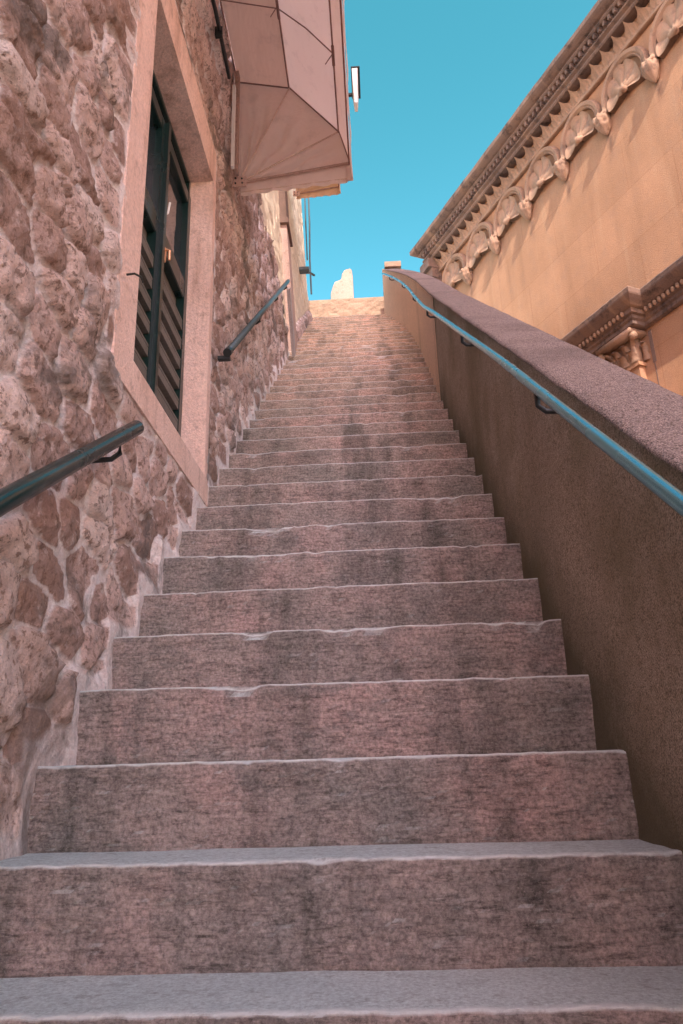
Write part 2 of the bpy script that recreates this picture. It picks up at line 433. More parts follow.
Hh, MK, ID = rubble(Y, Z)
# flush pointing next to the surround
fl = np.minimum.reduce([np.maximum.reduce([FY0 - Y, Y - FY1, FZ0 - Z, Z - FZ1])])
k_ = sst(.0, .10, fl); Hh = Hh * (.25 + .75 * k_) + .018 * (1 - k_)
MK = MK * sst(-.02, .07, fl + fbm(Y * 9, Z * 9, 0, 3, 5) * .05)
sd_ = Z - stepz(np.floor((Y - D0) / T + .25) * T + D0 + .02) - fbm(Y * 7, Z * 7, 0, 3, 6) * .08
kf = sst(.02, .085, sd_); MK = MK * kf; Hh = Hh * kf + (1 - kf) * (.026 + fbm(Y * 14, Z * 14, 0, 3, 8) * .02)
Xs = XL - .028 + Hh
keep_inside = (Y > FY0 + .02) & (Y < FY1 - .02) & (Z > FZ0 + .02) & (Z < FZ1 - .02)
topz = np.interp(Y, [4.50, 4.62, 4.85, 5.04, 5.48, 5.76, 5.97, 6.28, 6.42, 6.52], [6., 4.14, 4.05, 4.17, 4.29, 4.28, 4.17, 3.99, 3.9, 3.6])
over = Z > topz + fbm(Y * 12, Z * 0 + 1, 0, 3, 77) * .12
below = Z < stepz(Y) - .45
bad = keep_inside | over | below
P = np.stack([Xs, Y, Z], -1)
def masked_grid(P, bad):
    a, b = P.shape[:2]
    vb = bad[:-1, :-1] | bad[1:, :-1] | bad[:-1, 1:] | bad[1:, 1:]
    I = (np.arange(a - 1)[:, None] * b + np.arange(b - 1)[None, :])[~vb]
    F = np.stack([I, I + 1, I + b + 1, I + b], 1)
    used = np.unique(F); mp = -np.ones(a * b, int); mp[used] = np.arange(len(used))
    m = MB(); m.v = P.reshape(-1, 3)[used].tolist(); m.f = [tuple(q) for q in mp[F].tolist()]; m.mi = [0] * len(m.f)
    return m, used
m, used = masked_grid(P, bad)
m.m = 0
nv = len(m.v)
# solid body behind the face (with the window hole left open)
xb0, xb1 = -4.2, XL - .075
def slab(m, y0, y1, z0, z1): m.box(xb0, xb1, y0, y1, z0, z1)
slab(m, -2.2, OY0 - .05, GZ, 6.0); slab(m, OY1 + .03, 4.50, GZ, 6.0); slab(m, OY0 - .05, OY1 + .03, GZ, OZ0 - .05); slab(m, OY0 - .05, OY1 + .03, OZ1 + .05, 6.0)
m.box(-1.6, xb1, 4.50, 6.45, GZ, 3.55)
m.add([(-1.6, 4.5, 3.55), (-1.6, 4.5, 4.0), (-1.6, 6.1, 3.98), (-1.6, 6.4, 3.55), (xb1, 4.5, 3.55), (xb1, 4.5, 4.0), (xb1, 6.1, 3.98), (xb1, 6.4, 3.55)],
      [(0, 1, 2, 3), (7, 6, 5, 4), (0, 4, 5, 1), (1, 5, 6, 2), (2, 6, 7, 3), (3, 7, 4, 0)])
m.box(xb0, XL - .03, -2.2, 4.56, 5.98, 7.2)
extra = len(m.v) - nv
at = {'stone': np.concatenate([MK.ravel()[used], np.full(extra, .8)]), 'rnd': np.concatenate([ID.ravel()[used], np.full(extra, .5)])}
m.build('wall', M_RUB, house, smooth=True, attrs=at)
m = MB(); m.box(-4.5, XL + .05, -2.4, 4.6, 7.2, 7.32, bev=.02)
m.add([(-4.5, -2.4, 7.32), (XL + .05, -2.4, 7.32), (XL + .05, 4.6, 7.32), (-4.5, 4.6, 7.32), (-2.6, -2.4, 8.1), (-2.6, 4.6, 8.1)],
      [(0, 1, 4), (3, 5, 2), (1, 2, 5, 4), (0, 4, 5, 3), (0, 3, 2, 1)])
m.build('roof', M_ROOF, house)

# dressed stone surround
def rough_box(m, x0, x1, y0, y1, z0, z1, step=.03, amp=.004, seed=1):
    # six gridded faces with light displacement and eased edges
    def face(o, u, v, nrm):
        o, u, v, nrm = (np.array(q, float) for q in (o, u, v, nrm))
        nu = max(2, int(np.linalg.norm(u) / step) + 1); nw = max(2, int(np.linalg.norm(v) / step) + 1)
        a = np.linspace(0, 1, nu)[:, None]; b = np.linspace(0, 1, nw)[None, :]
        Q = o + u * a[..., None] + v * b[..., None]
        e = np.minimum.reduce([np.minimum(a, 1 - a) * np.linalg.norm(u) + 0 * b, np.minimum(b, 1 - b) * np.linalg.norm(v) + 0 * a])
        dd = fbm(Q[..., 0] * 12 + seed, Q[..., 1] * 12, Q[..., 2] * 12, 4, 90) * amp * 2 * sst(0, .02, e)
        m.grid(Q + nrm * dd[..., None])
    face((x1, y0, z0), (0, y1 - y0, 0), (0, 0, z1 - z0), (1, 0, 0))
    face((x0, y0, z0), (0, 0, z1 - z0), (0, y1 - y0, 0), (-1, 0, 0))
    face((x0, y0, z0), (x1 - x0, 0, 0), (0, 0, z1 - z0), (0, -1, 0))
    face((x0, y1, z0), (0, 0, z1 - z0), (x1 - x0, 0, 0), (0, 1, 0))
    face((x0, y0, z1), (x1 - x0, 0, 0), (0, y1 - y0, 0), (0, 0, 1))
    face((x0, y0, z0), (0, y1 - y0, 0), (x1 - x0, 0, 0), (0, 0, -1))
win = MB(); win.box(-.935, -.90, OY0, OY1, OZ0, OZ1); 
window = win.build('window', M_ROOM, house)              # dark room side behind the joinery
XF = XL - .004
for (nm, a) in (('sill_stone', (-.93, XF + .004, FY0, FY1, FZ0, OZ0)), ('lintel_stone', (-.93, XF - .003, FY0, FY1, OZ1, FZ1)),
                ('jamb_stone', (-.93, XF, FY0, OY0, OZ0 + .002, OZ1 - .002)), ('jamb_stone', (-.93, XF, OY1, FY1, OZ0 + .002, OZ1 - .002))):
    m = MB(); rough_box(m, *a, step=.025, amp=.003); m.build(nm, M_SURR, window, smooth=True)
# joinery
m = MB(); xf0, xf1 = -.90, -.845; fw = .025
m.box(xf0, xf1, OY0, OY0 + fw, OZ0, OZ1, bev=.004); m.box(xf0, xf1, OY1 - fw, OY1, OZ0, OZ1, bev=.004)
m.box(xf0, xf1, OY0 + fw, OY1 - fw, OZ1 - fw, OZ1, bev=.004); m.box(xf0, xf1, OY0 + fw, OY1 - fw, OZ0, OZ0 + fw, bev=.004)
m.box(xf0, xf1 - .006, OY0 + fw, OY1 - fw, 2.72, 2.755, bev=.003)
m.build('frame', M_GREEN, window)
mid = 2.575
def leaf(y0, y1):
    x0, x1 = -.888, -.832; s = .045
    m = MB()
    m.box(x0, x1, y0, y0 + s, OZ0 + .037, 2.715, bev=.005); m.box(x0, x1, y1 - s, y1, OZ0 + .037, 2.715, bev=.005)
    for (z0, z1) in ((OZ0 + .037, OZ0 + .13), (2.10, 2.20), (2.65, 2.715)): m.box(x0, x1 - .002, y0 + s, y1 - s, z0, z1, bev=.005)
    o = m.build('sash', M_GREEN, window)
    p = MB(); p.box(-.868, -.862, y0 + s, y1 - s, 2.20, 2.65); p.build('pane', M_GLASS, window)
    p = MB(); p.box(-.880, -.872, y0 + s, y1 - s, OZ0 + .13, 2.10)
    zz = OZ0 + .135
    while zz < 2.05:                                      # deep sloping louvres
        a = .055
        p.add([(-.872, y0 + s, zz + a), (-.836, y0 + s, zz), (-.836, y0 + s, zz + .012), (-.872, y0 + s, zz + a + .012),
               (-.872, y1 - s, zz + a), (-.836, y1 - s, zz), (-.836, y1 - s, zz + .012), (-.872, y1 - s, zz + a + .012)],
              [(0, 1, 5, 4), (1, 2, 6, 5), (2, 3, 7, 6), (3, 0, 4, 7), (0, 3, 2, 1), (4, 5, 6, 7)])
        p.box(-.8725, -.8365, y0 + s, y1 - s, zz - .040, zz - .002)
        zz += .102
    p.build('louvre', M_LOUV, window)
leaf(OY0 + fw, mid - .002); leaf(mid + .002, OY1 - fw)
m = MB(); m.box(-.832, -.812, mid - .016, mid + .016, OZ0 + .04, 2.714, bev=.006); m.build('cover_strip', M_GREEN, window)
for (y0, y1) in ((OY0 + fw, mid - .02), (mid + .02, OY1 - fw)):
    m = MB(); m.box(-.868, -.862, y0, y1, 2.757, OZ1 - fw); m.build('pane', M_GLASS, window)
m = MB(); m.box(-.832, -.815, mid + .030, mid + .050, 2.02, 2.09, bev=.004); m.tube([(-.815, mid + .04, 2.08), (-.80, mid + .042, 2.075), (-.80, mid + .045, 2.03)], .006, 8); m.build('latch', M_BRASS, window)
m = MB(); m.tube([(-.83, mid + .05, 2.26), (-.82, mid + .055, 2.28), (-.815, mid + .06, 2.34)], .005, 8); m.build('handle', M_WHITE, window)
m = MB(); m.tube([(-.715, 1.915, 1.44), (-.690, 1.915, 1.442), (-.675, 1.93, 1.44), (-.672, 1.945, 1.43)], .0035, 6); m.build('wire_hook', M_BLACK, house)
# wall cable and awning track
m = MB(); m.tube([(-.705, 1.6, 3.70), (-.70, 2.4, 3.72), (-.695, 2.85, 3.745), (-.695, 3.0, 3.735), (-.70, 3.25, 3.74)], .011, 8)
for y in (2.3, 2.95): m.box(-.72, -.68, y, y + .025, 3.70, 3.765, bev=.003)
tag(m.build('wall_cable', M_BLACK), 'dark cable clipped along the rubble wall beside the big beige awning', 'cable')

# ------------------------------------------------------------------ pale house further up
pale = thing('pale_limestone_house', (-1.5, 7, GZ), 'pale sunlit limestone house further up the stairs beyond the rubble house', 'house')
def batter(y, z): return XL - .03 - .045 * np.clip(z - stepz(y) + .2, 0, 3.4)
yy = np.arange(4.3, 9.35, .035); zz = np.concatenate([np.arange(1.8, 8.0, .035), np.arange(8.0, 9.05, .15)])
Yb, Zb = np.meshgrid(yy, zz)
ri = fbm(Yb * 4, Zb * 9, 0, 4, 101) * .03
jz = np.abs(((Zb / .24) % 1) - .5); jy = np.abs(((Yb / .42 + .5 * (np.floor(Zb / .24) % 2)) % 1) - .5)
ri = ri - .012 * sst(.46, .5, np.maximum(jz, jy))
Xb = batter(Yb, Zb) + ri
m, used = masked_grid(np.stack([Xb, Yb, Zb], -1), Zb < stepz(Yb) - .5)
m.box(-4.2, XL - .24, 4.3, 9.31, GZ, 9.0)
m.grid(np.stack([np.stack([np.full(len(zz), XL - .24), np.full(len(zz), 9.314), zz], -1), np.stack([batter(9.3, zz) , np.full(len(zz), 9.314), zz], -1)], 0))
m.build('wall', M_PALE, pale, smooth=False)
m = MB(); m.box(-4.4, XL - .10, 4.62, 9.45, 9.0, 9.12, bev=.02); m.build('roof', M_ROOF, pale)
# rough plinth along the steps
Yp, Zp = np.meshgrid(np.arange(7.0, 9.36, .022), np.arange(3.8, 6.5, .022))
Hp, Mp, Ip = rubble(Yp * 1.2 + 3, Zp * 1.2)
topp = np.interp(Yp, [7.0, 9.16, 9.4], [4.50, 6.14, 6.30])
Pp = np.stack([XL - .012 + Hp * .7 - sst(-.10, 0, Zp - topp) * .05, Yp, Zp], -1)
m, used = masked_grid(Pp, (Zp > topp) | (Zp < stepz(Yp) - .3))
m.build('plinth', M_RUB, pale, smooth=True, attrs={'stone': Mp.ravel()[used], 'rnd': Ip.ravel()[used] * .7})
# pilaster
m = MB(); 
def lean(y, z, x): return x - .052 * max(0., z - 3.95)
def leanbox(m, x0, x1, y0, y1, z0, z1):
    n = 14; q = []
    for i in range(n + 1):
        z = z0 + (z1 - z0) * i / n
        q += [(lean(y0, z, x0), y0, z), (lean(y0, z, x1), y0, z), (lean(y1, z, x1), y1, z), (lean(y1, z, x0), y1, z)]
    f = [(3, 2, 1, 0), (4*n, 4*n+1, 4*n+2, 4*n+3)]
    for i in range(n):
        for j in range(4): f.append((4*i+j, 4*i+(j+1) % 4, 4*i+4+(j+1) % 4, 4*i+4+j))
    m.add(q, f)
leanbox(m, -.92, -.685, 6.62, 6.95, 3.5, 5.55)
pil = m.build('pilaster', M_PINK, pale)
m = MB(); leanbox(m, -.93, -.678, 6.60, 6.97, 5.55, 6.25); leanbox(m, -.94, -.66, 6.58, 6.99, 5.50, 5.56); m.build('pilaster_cap', M_DARK, pale)
# leaning board
m = MB(); Mx = Matrix.Translation((-.665, 6.28, 3.70)) @ Matrix.Rotation(R(41), 4, 'X')
m.box(-.015, .015, -.055, .055, 0, .62, Mx, bev=.003)
tag(m.build('wooden_board', M_WOOD), 'narrow grey board leaning on the rubble wall at the foot of the pinkish pilaster', 'board')

# ------------------------------------------------------------------ awnings
HX, HY, HZ = -.70, 3.6, 3.30
Wp, Ap, Bp, Cp = (-.715, 4.10), (-.39, 4.02), (-.09, 3.645), (-.032, 3.40)
def awning(name, y0, y1, prof, hinge, label, mats, bows, val=.09):
    aw = thing(name, (prof[0][0], (y0 + y1) / 2, hinge[1]), label, 'awning')
    # hood: smooth curve through W A B C
    W, A, B, C_ = prof
    def seg(p, q, n, bulge):
        r = []
        for i in range(n + 1):
            t = i / n; dx, dz = q[0] - p[0], q[1] - p[1]; L = math.hypot(dx, dz)
            s = bulge * math.sin(math.pi * t); r.append((p[0] + dx * t - dz / L * s, p[1] + dz * t + dx / L * s))
        return r
    yy = np.linspace(y0, y1, 60)
    for (nm, p, q, mt) in (('top_panel', W, A, mats[1]), ('hood_panel', A, B, mats[0]), ('front_panel', B, C_, mats[0])):
        sg = seg(p, q, 14, .003)
        P = np.zeros((len(yy), len(sg), 3))
        for j, (sx, sz) in enumerate(sg):
            t = j / (len(sg) - 1)
            sag = -.012 * math.sin(math.pi * t) * np.abs(np.sin((yy - y1) / .55 * math.pi))
            P[:, j, 0] = sx + sag * .6; P[:, j, 1] = yy; P[:, j, 2] = sz + sag + fbm(yy * 3, t * 3, 0, 3, 7) * .012
        m = MB(); m.grid(P)
        Q = P.copy(); Q[..., 2] += .004; Q[..., 0] += .003; m.grid(Q[::-1]); m.build(nm, mt, aw, smooth=True)
    # far cheek: fan of cloth between the ribs
    for (p, q) in ((W, A), (A, B), (B, C_)):
        n = 30; P = np.zeros((n + 1, n + 1, 3))
        for i in range(n + 1):
            for j in range(n + 1):
                r = .02 + .98 * i / n; t = j / n
                ex = p[0] + (q[0] - p[0]) * t; ez = p[1] + (q[1] - p[1]) * t
                P[i, j] = (hinge[0] + (ex - hinge[0]) * r, 0, hinge[1] + (ez - hinge[1]) * r)
                f = math.sin(math.pi * t) * math.sin(math.pi * min(1, r)) 
                P[i, j, 1] = y1 + .035 * f + .014 * math.sin(t * 15 + r * 6) * f + .016 * f * math.sin((ex * 6 + r * 17)) + .010 * float(fbm(t * 9, r * 3, ex, 3, 4)) * f
        m = MB(); m.grid(P); Q = P.copy(); Q[..., 1] += .004; m.grid(Q[::-1]); m.build('cheek_panel', mats[0], aw, smooth=True)
    # valance
    m = MB(); nn = 50
    top = [(hinge[0] + (C_[0] - hinge[0]) * t, y1 + .004) for t in np.linspace(.02, .97, nn)]
    for a in np.linspace(0, math.pi / 2, 8): top.append((C_[0] - .02 + .03 * math.sin(a), y1 - .026 + .03 * math.cos(a)))
    top += [(C_[0] + .01, y) for y in np.linspace(y1 - .05, y0, 60)]
    P = np.zeros((2, 5, len(top), 3))
    for s_ in (0, 1):
        for i in range(5):
            for j, (x, y) in enumerate(top):
                wv = .006 * math.sin(j * .7) * i / 4
                endz = hinge[1] + .012 + (C_[1] - hinge[1] - .0) * min(1, j / nn)
                low = .03 * sst(.0, .12, 1 - abs(j - nn - 4) / 60.) * 0
                P[s_, i, j] = (x + wv - .003 * s_, y + wv, endz - (val + .05 * min(1, j / nn) + .003 * math.sin(j * .35)) * i / 4)
    m.grid(P[0]); m.grid(P[1][::-1]); m.build('valance', mats[0], aw, smooth=True)
    # ribs and longitudinal seams
    for q in (A, B, C_):
        m = MB(); m.tube([(hinge[0], y1 - .012, hinge[1]), (q[0], y1 - .012, q[1])], .0045 if q is not C_ else .008, 8)
        m.build('rib', mats[3] if q is not C_ else M_PINK, aw)
    m = MB()
    for q in (W, A, B, C_): m.tube([(q[0] - .006, y0, q[1] - .008), (q[0] - .006, y1 - .01, q[1] - .008)], .0045, 8)
    m.tube([(W[0], y1 - .01, W[1] - .01), (A[0], y1 - .01, A[1] - .006), (B[0], y1 - .01, B[1] - .006), (C_[0], y1 - .01, C_[1])], .0045, 8)
    m.build('seam', mats[2], aw)
    for yb in bows:
        m = MB(); m.tube([(W[0], yb, W[1] - .012), (A[0] - .004, yb + .01, A[1] - .016), ((A[0] + B[0]) / 2, yb, (A[1] + B[1]) / 2 - .002), (B[0] - .006, yb, B[1] - .012)], .0035, 6)
        for q in (A, B):
            m.tube([(q[0] - .006, yb - .05, q[1] - .016), (q[0] - .006, yb + .07, q[1] - .016)], .008, 6)
            m.tube([(q[0] - .01, yb, q[1] - .016), (q[0] - .05, yb + .03, q[1] - .05)], .003, 5)
        m.build('bow', mats[2], aw)
    m = MB(); m.tube([(hinge[0], y1 + .002, hinge[1] - .055), (C_[0] - .01, y1 + .002, C_[1] - .10)], .003, 6); m.build('cord', M_CORD, aw)
    m = MB(); m.box(hinge[0] - .03, hinge[0] + .05, y1 - .05, y1 - .035, hinge[1] - .055, hinge[1] + .02, bev=.003)
    for (a, b) in ((.0, -.01), (.03, -.015), (.0, -.04), (.03, -.042)):
        pass
    pl = m.build('mounting_plate', M_PLATE, aw)
    for (a, b) in ((-.012, -.0), (.025, -.004), (-.012, -.036), (.028, -.036)):
        m = MB(); m.tube([(hinge[0] + a, y1 - .056, hinge[1] + b), (hinge[0] + a, y1 - .045, hinge[1] + b)], .0055, 8); m.build('screw', M_BLACK, pl)
    return aw
big = awning('hooded_awning', .9, HY, (Wp, Ap, Bp, Cp), (HX, HZ), 'large beige hooded awning seen from below over the near stairs', (M_FAB, M_FABD, M_SEAM, M_CORD), (3.05, 2.3, 1.5))
m = MB(); m.box(-.712, -.695, 3.40, 3.425, 3.25, 3.86, bev=.003); m.build('wall_track', M_WHITE, big)
m = MB(); m.box(-.712, -.690, 3.47, 3.52, 3.30, 4.05, bev=.003); m.build('side_rail', M_PINK, big)
dz2 = 3.12
sc = .93
def sp(p): return (-.76 + (p[0] + .72) * .80, 6.62 + (p[1] - 3.30) * .8)
awning('hooded_awning', 6.2, 7.45, (sp(Wp), sp(Ap), sp(Bp), sp(Cp)), sp((HX, HZ)), 'small sunlit cream awning far up the stairs beyond the big beige one', (M_FABL, M_FABL, M_SEAM, M_CORD), (6.9,), .07)

# ------------------------------------------------------------------ lamp box beyond the awning
lp = thing('wall_lamp', (-.78, 4.9, 5.1), 'white box lamp with a dark metal rim poking out behind the big awning', 'lamp')
m = MB(); m.tube([(-.76, 4.9, 5.3), (-.3, 4.9, 5.36), (.0, 4.9, 5.36)], .016, 8); m.box(-.79, -.75, 4.85, 4.95, 5.2, 5.4, bev=.005); m.build('arm', M_BLACK, lp)
m = MB(); Ml = Matrix.Translation((.045, 4.95, 5.54)) @ Matrix.Rotation(R(-14), 4, 'X') @ Matrix.Diagonal((.62, .8, .8, 1))
m.add([tuple(Ml @ Vector(p)) for p in ((-.05, -.05, -.46), (-.01, -.05, -.46), (-.01, .05, -.46), (-.05, .05, -.46), (-.07, -.16, 0), (.01, -.16, 0), (.01, .16, 0), (-.07, .16, 0))],
      [(3, 2, 1, 0), (4, 5, 6, 7), (0, 1, 5, 4), (1, 2, 6, 5), (2, 3, 7, 6), (3, 0, 4, 7)]); m.build('shade', M_WHITE, lp)
m = MB(); m.box(-.08, .040, -.17, .17, .001, .022, Ml, bev=.004); m.build('rim', M_BLACK, lp)

# ------------------------------------------------------------------ far cable and fixture
m = MB(); m.tube([(-.70, 8.75, 8.1), (-.69, 8.8, 7.3), (-.70, 8.85, 6.75), (-.69, 8.9, 6.2)], .012, 8); m.tube([(-.74, 8.6, 8.1), (-.73, 8.62, 7.2), (-.735, 8.85, 6.72)], .010, 8)
tag(m.build('hanging_cable', M_GREYR), 'pair of grey cables hanging down the far edge of the pale house', 'cable')
m = MB(); m.box(-.80, -.67, 8.3, 8.40, 6.16, 6.22, bev=.01); m.tube([(-.72, 8.36, 6.19), (-.65, 8.5, 6.24), (-.62, 8.55, 6.25)], .016, 8)
tag(m.build('wall_bracket', M_GREYR), 'small grey metal bracket on the far sunlit wall beside the sky', 'bracket')

# ------------------------------------------------------------------ right parapet
KX = [-3, 4.5, 5.3, 6.4, 7.4, 8.0, 8.4, 8.8, 9.2, 9.6]
KV = [.502, .502, .520, .548, .540, .510, .478, .43, .37, .30]
def xr(y): return np.interp(y, KX, KV)
ZO = .44 - .784 * 1.14
def ptop(y): return .784 * y + ZO
par = thing('parapet_wall', (.62, 3, GZ), 'sloping pebble-dashed parapet wall with a broad coping on the right of the stairs', 'wall')
Y0, YK, Y1 = -.9, 4.57, 9.45
TH = .205
def parapet(name, ya, yb, mat, cop):
    yy = np.arange(ya, yb + .001, .03)
    # inner face
    n = 60
    P = np.zeros((len(yy), n, 3))
    for j in range(n):
        t = j / (n - 1); z0 = np.maximum(stepz(yy) - .5, GZ - .01); z1 = ptop(yy) - .012
        z = z0 + (z1 - z0) * t
        P[:, j] = np.stack([xr(yy) + fbm(yy * 2.2, z * 2.2, 0, 4, 120) * .016, yy, z], -1)
    m = MB(); m.grid(P[:, ::-1])
    # outer face and ends
    Q = np.zeros((len(yy), 2, 3))
    for j, z in enumerate((np.full(len(yy), GZ - .01), ptop(yy) - .012)): Q[:, j] = np.stack([xr(yy) + TH, yy, z], -1)
    m.grid(Q)
    for y in (ya, yb):
        zb = max(stepz(y) - .5, GZ - .01)
        m.add([(xr(y), y, zb), (xr(y) + TH, y, zb), (xr(y) + TH, y, ptop(y) - .02), (xr(y), y, ptop(y) - .02)], [(0, 1, 2, 3)])
    m.build(name, mat, par, smooth=True)
    prof = [(-.006, -.016), (-.006, -.010), (.004, -.001)] + [(x, .0) for x in np.linspace(.03, TH - .02, 9)] + [(TH + .004, -.004), (TH + .008, -.02), (TH + .008, -.10), (.02, -.10)]
    P = np.zeros((len(yy), len(prof), 3))
    for j, (a, b) in enumerate(prof):
        P[:, j] = np.stack([xr(yy) + a + fbm(yy * 9, j * .3, 0, 4, 130) * .006, yy, ptop(yy) + b + fbm(yy * 8, a * 30, 0, 4, 131) * .008], -1)
    m = MB(); m.grid(P); m.build('coping', cop, par, smooth=True)
parapet('wall', Y0, YK, M_PEB, M_COP); parapet('upper_wall', YK, Y1, M_WARMLIT, M_COP)
m = MB(); rough_box(m, .36, .60, 9.28, 9.44, ptop(9.35) - .01, ptop(9.35) + .075, .03, .01, 4)
tag(m.build('coping_block', M_ENDW), 'small sunlit stone block on the far upper end of the parapet', 'stone block')

# end parapet across the top of the stairs
m = MB(); rough_box(m, -2.2, .62, YE + .25, YE + .55, zt - .2, 6.74, .04, .02, 3)
tag(m.build('end_wall', M_ENDW), 'low orange stone wall closing the top of the stairs against the sky', 'wall')
m = MB()
out = [(-.48, 6.4), (-.47, 6.92), (-.43, 7.06), (-.40, 7.13), (-.34, 7.15), (-.30, 7.17), (-.285, 7.27), (-.25, 7.33), (-.22, 7.345), (-.16, 7.36), (-.135, 7.34), (-.12, 7.22), (-.115, 6.4)]
ya, yb = YE + .35, YE + .60
n = len(out)
m.add([(x, ya, z) for x, z in out] + [(x, yb, z) for x, z in out], [tuple(range(n)), tuple(reversed(range(n, 2*n)))] + [(i, n + i, n + (i+1) % n, (i+1) % n) for i in range(n)])
tag(m.build('ruined_merlon', M_PINK, bevel=.012), 'broken stepped stump of wall standing on the low end wall at the stair top', 'wall')

# ------------------------------------------------------------------ handrails
def bracket(m, x, y, z, wx):   # L-shaped wall bracket under the rail
    m.tube([(x, y, z - .012), (x, y, z - .05), (x + (wx - x) * .25, y, z - .066), (wx, y, z - .068)], .0075, 8)
rr = thing('handrail', (.44, 3, 0), 'long bright teal handrail on the inner face of the right parapet', 'handrail', 'handrails along the stairs')
yy = np.arange(-.6, 9.15, .12)
zr = np.interp(yy, [-.6, 1.02, 1.53, 2.17, 4.10, 4.7, 6, 8, 9.2], [.33 - 1.62*.775, .33, .725, 1.225, 2.68, 3.12, 4.12, 5.72, 6.70])
zr = np.convolve(np.pad(zr, 3, mode='edge'), np.ones(3) / 3, 'same')[3:-3]; zr[0] = zr[1] - .09; zr[-1] = zr[-2] + .09
xs = xr(yy) - .062
m = MB()
pr = [(.019 * math.cos(a) , .015 * math.sin(a)) for a in np.linspace(0, 2 * math.pi, 12, endpoint=False)]
m.tube([(float(a), float(b), float(c)) for a, b, c in zip(xs, yy, zr)], .0132, 14); m.build('rail', M_TEAL, rr, smooth=True)
for y in (.4, 1.76, 2.95, 4.4, 5.9, 7.4, 8.6):
    m = MB(); z = float(np.interp(y, yy, zr)); bracket(m, float(xr(y)) - .062, y, z, float(xr(y)) + .01); m.build('bracket', M_BLACK, rr, smooth=True)
rl = thing('handrail', (-.65, 1.3, 0), 'thick dark teal handrail ending below the window on the left rubble wall', 'handrail', 'handrails along the stairs')
m = MB(); m.tube([(-.655, -.9, -1.10 + .0), (-.655, .4, -.13), (-.655, 1.23, .46), (-.655, 1.92, .925)], .0215, 16); m.build('rail', M_DTEAL, rl, smooth=True)
for y, z in ((1.80, .845), (.5, -.06)):
    m = MB(); bracket(m, -.655, y, z, -.74); m.build('bracket', M_BLACK, rl, smooth=True)
rf = thing('handrail', (-.65, 4.8, 0), 'thin grey handrail higher up the left wall between window and pilaster', 'handrail', 'handrails along the stairs')
A_, B_ = Vector((-.65, 3.13, 1.88)), Vector((-.65, 5.70, 4.12))
m = MB(); m.tube([A_, B_], .018, 12); m.build('rail', M_GREYR, rf, smooth=True)
m = MB(); m.tube([A_ - Vector((.0, .005, .004)), A_ + Vector((0, .03, .026))], .021, 12); m.box(-.70, -.64, A_.y + .01, A_.y + .035, A_.z - .030, A_.z - .006, bev=.004); m.build('end_cap', M_BLACK, rf)
for t in (.38, .72, .96):
    p = A_.lerp(B_, t); m = MB(); bracket(m, p.x, p.y, p.z, -.74); m.build('bracket', M_BLACK, rf, smooth=True)

# ------------------------------------------------------------------ church on the right
ca = Vector(CA); cn = Vector((-.90704, -.42104, 0)); CO = cn * -7.0
def cp(s, p, z): v = CO + ca * s + cn * p; return (v.x, v.y, z)
church = thing('stone_church', tuple(CO + ca * 5 - cn * 5 + Vector((0, 0, GZ))), 'orange stone church with shell frieze and carved cornices beyond the right parapet', 'church')
S0, S1 = -14., 11.15
m = MB()
def cbox(m, s0, s1, p0, p1, z0, z1):
    P = [cp(s0, p0, z0), cp(s1, p0, z0), cp(s1, p1, z0), cp(s0, p1, z0), cp(s0, p0, z1), cp(s1, p0, z1), cp(s1, p1, z1), cp(s0, p1, z1)]
    m.add(P, [(3, 2, 1, 0), (4, 5, 6, 7), (0, 1, 5, 4), (1, 2, 6, 5), (2, 3, 7, 6), (3, 0, 4, 7)])
cbox(m, S0, S1, -9, 0, GZ, 10.05)
m.build('wall', M_CH, church)
m = MB(); P = [cp(S0, .2, 10.15), cp(S1 + .1, .2, 10.15), cp(S1 + .1, -9, 10.15), cp(S0, -9, 10.15), cp(S0, -4.4, 11.3), cp(S1 + .1, -4.4, 11.3)]
m.add(P, [(0, 1, 5, 4), (2, 3, 4, 5), (0, 4, 3), (1, 2, 5), (3, 2, 1, 0)]); m.build('roof', M_PINK, church)
def mould(m, prof, s0, s1, n=1, amp=0., seed=0, ret=True):
    # profile (p, z) swept along the wall; returns round the far corner by mitre
    prof = [(0, prof[0][1])] + list(prof) + [(0, prof[-1][1])]
    ss = np.linspace(s0, s1, n + 1); base = len(m.v); k = len(prof)
    vs = []
    for i, s in enumerate(ss):
        for (p, z) in prof:
            e = p if (ret and i == n) else 0.
            j = amp * float(fbm(s * 4 + seed, z * 6, 0, 4, 150)) if amp and p > 0 else 0
            vs.append(cp(s + e, p + j, z + j * .5))
    rows = n + 1
    if ret:
        for (p, z) in prof: vs.append(cp(s1 + p, -3., z))
        rows += 1
    fs = []
    for i in range(rows - 1):
        for j in range(k - 1): fs.append((i*k + j, i*k + j + 1, (i+1)*k + j + 1, (i+1)*k + j))
    fs.append(tuple(range(k))); fs.append(tuple(reversed(range((rows-1)*k, rows*k))))
    m.add(vs, fs)
m = MB()
mould(m, [(.20, 9.72), (.22, 9.74), (.22, 9.775), (.25, 9.79), (.27, 9.80), (.27, 9.835)], S0, S1, 160, .012)
mould(m, [(.27, 9.93), (.31, 9.94), (.33, 9.96), (.33, 9.99), (.37, 10.0), (.42, 10.03), (.45, 10.06), (.455, 10.14), (.43, 10.16)], S0, S1, 160, .02, 5)
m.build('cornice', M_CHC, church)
m = MB(); cbox(m, S1 - .02, S1 + .34, -.6, .30, 9.52, 9.72); cbox(m, S1 - .01, S1 + .26, -.6, .22, 9.30, 9.52); cbox(m, S1 + .0, S1 + .16, -.6, .12, 8.9, 9.30); m.build('corner_console', M_CHC, church)
m = MB(); cbox(m, S0, S1 + .22, 0, .24, 9.83, 9.935)
s = 3.0
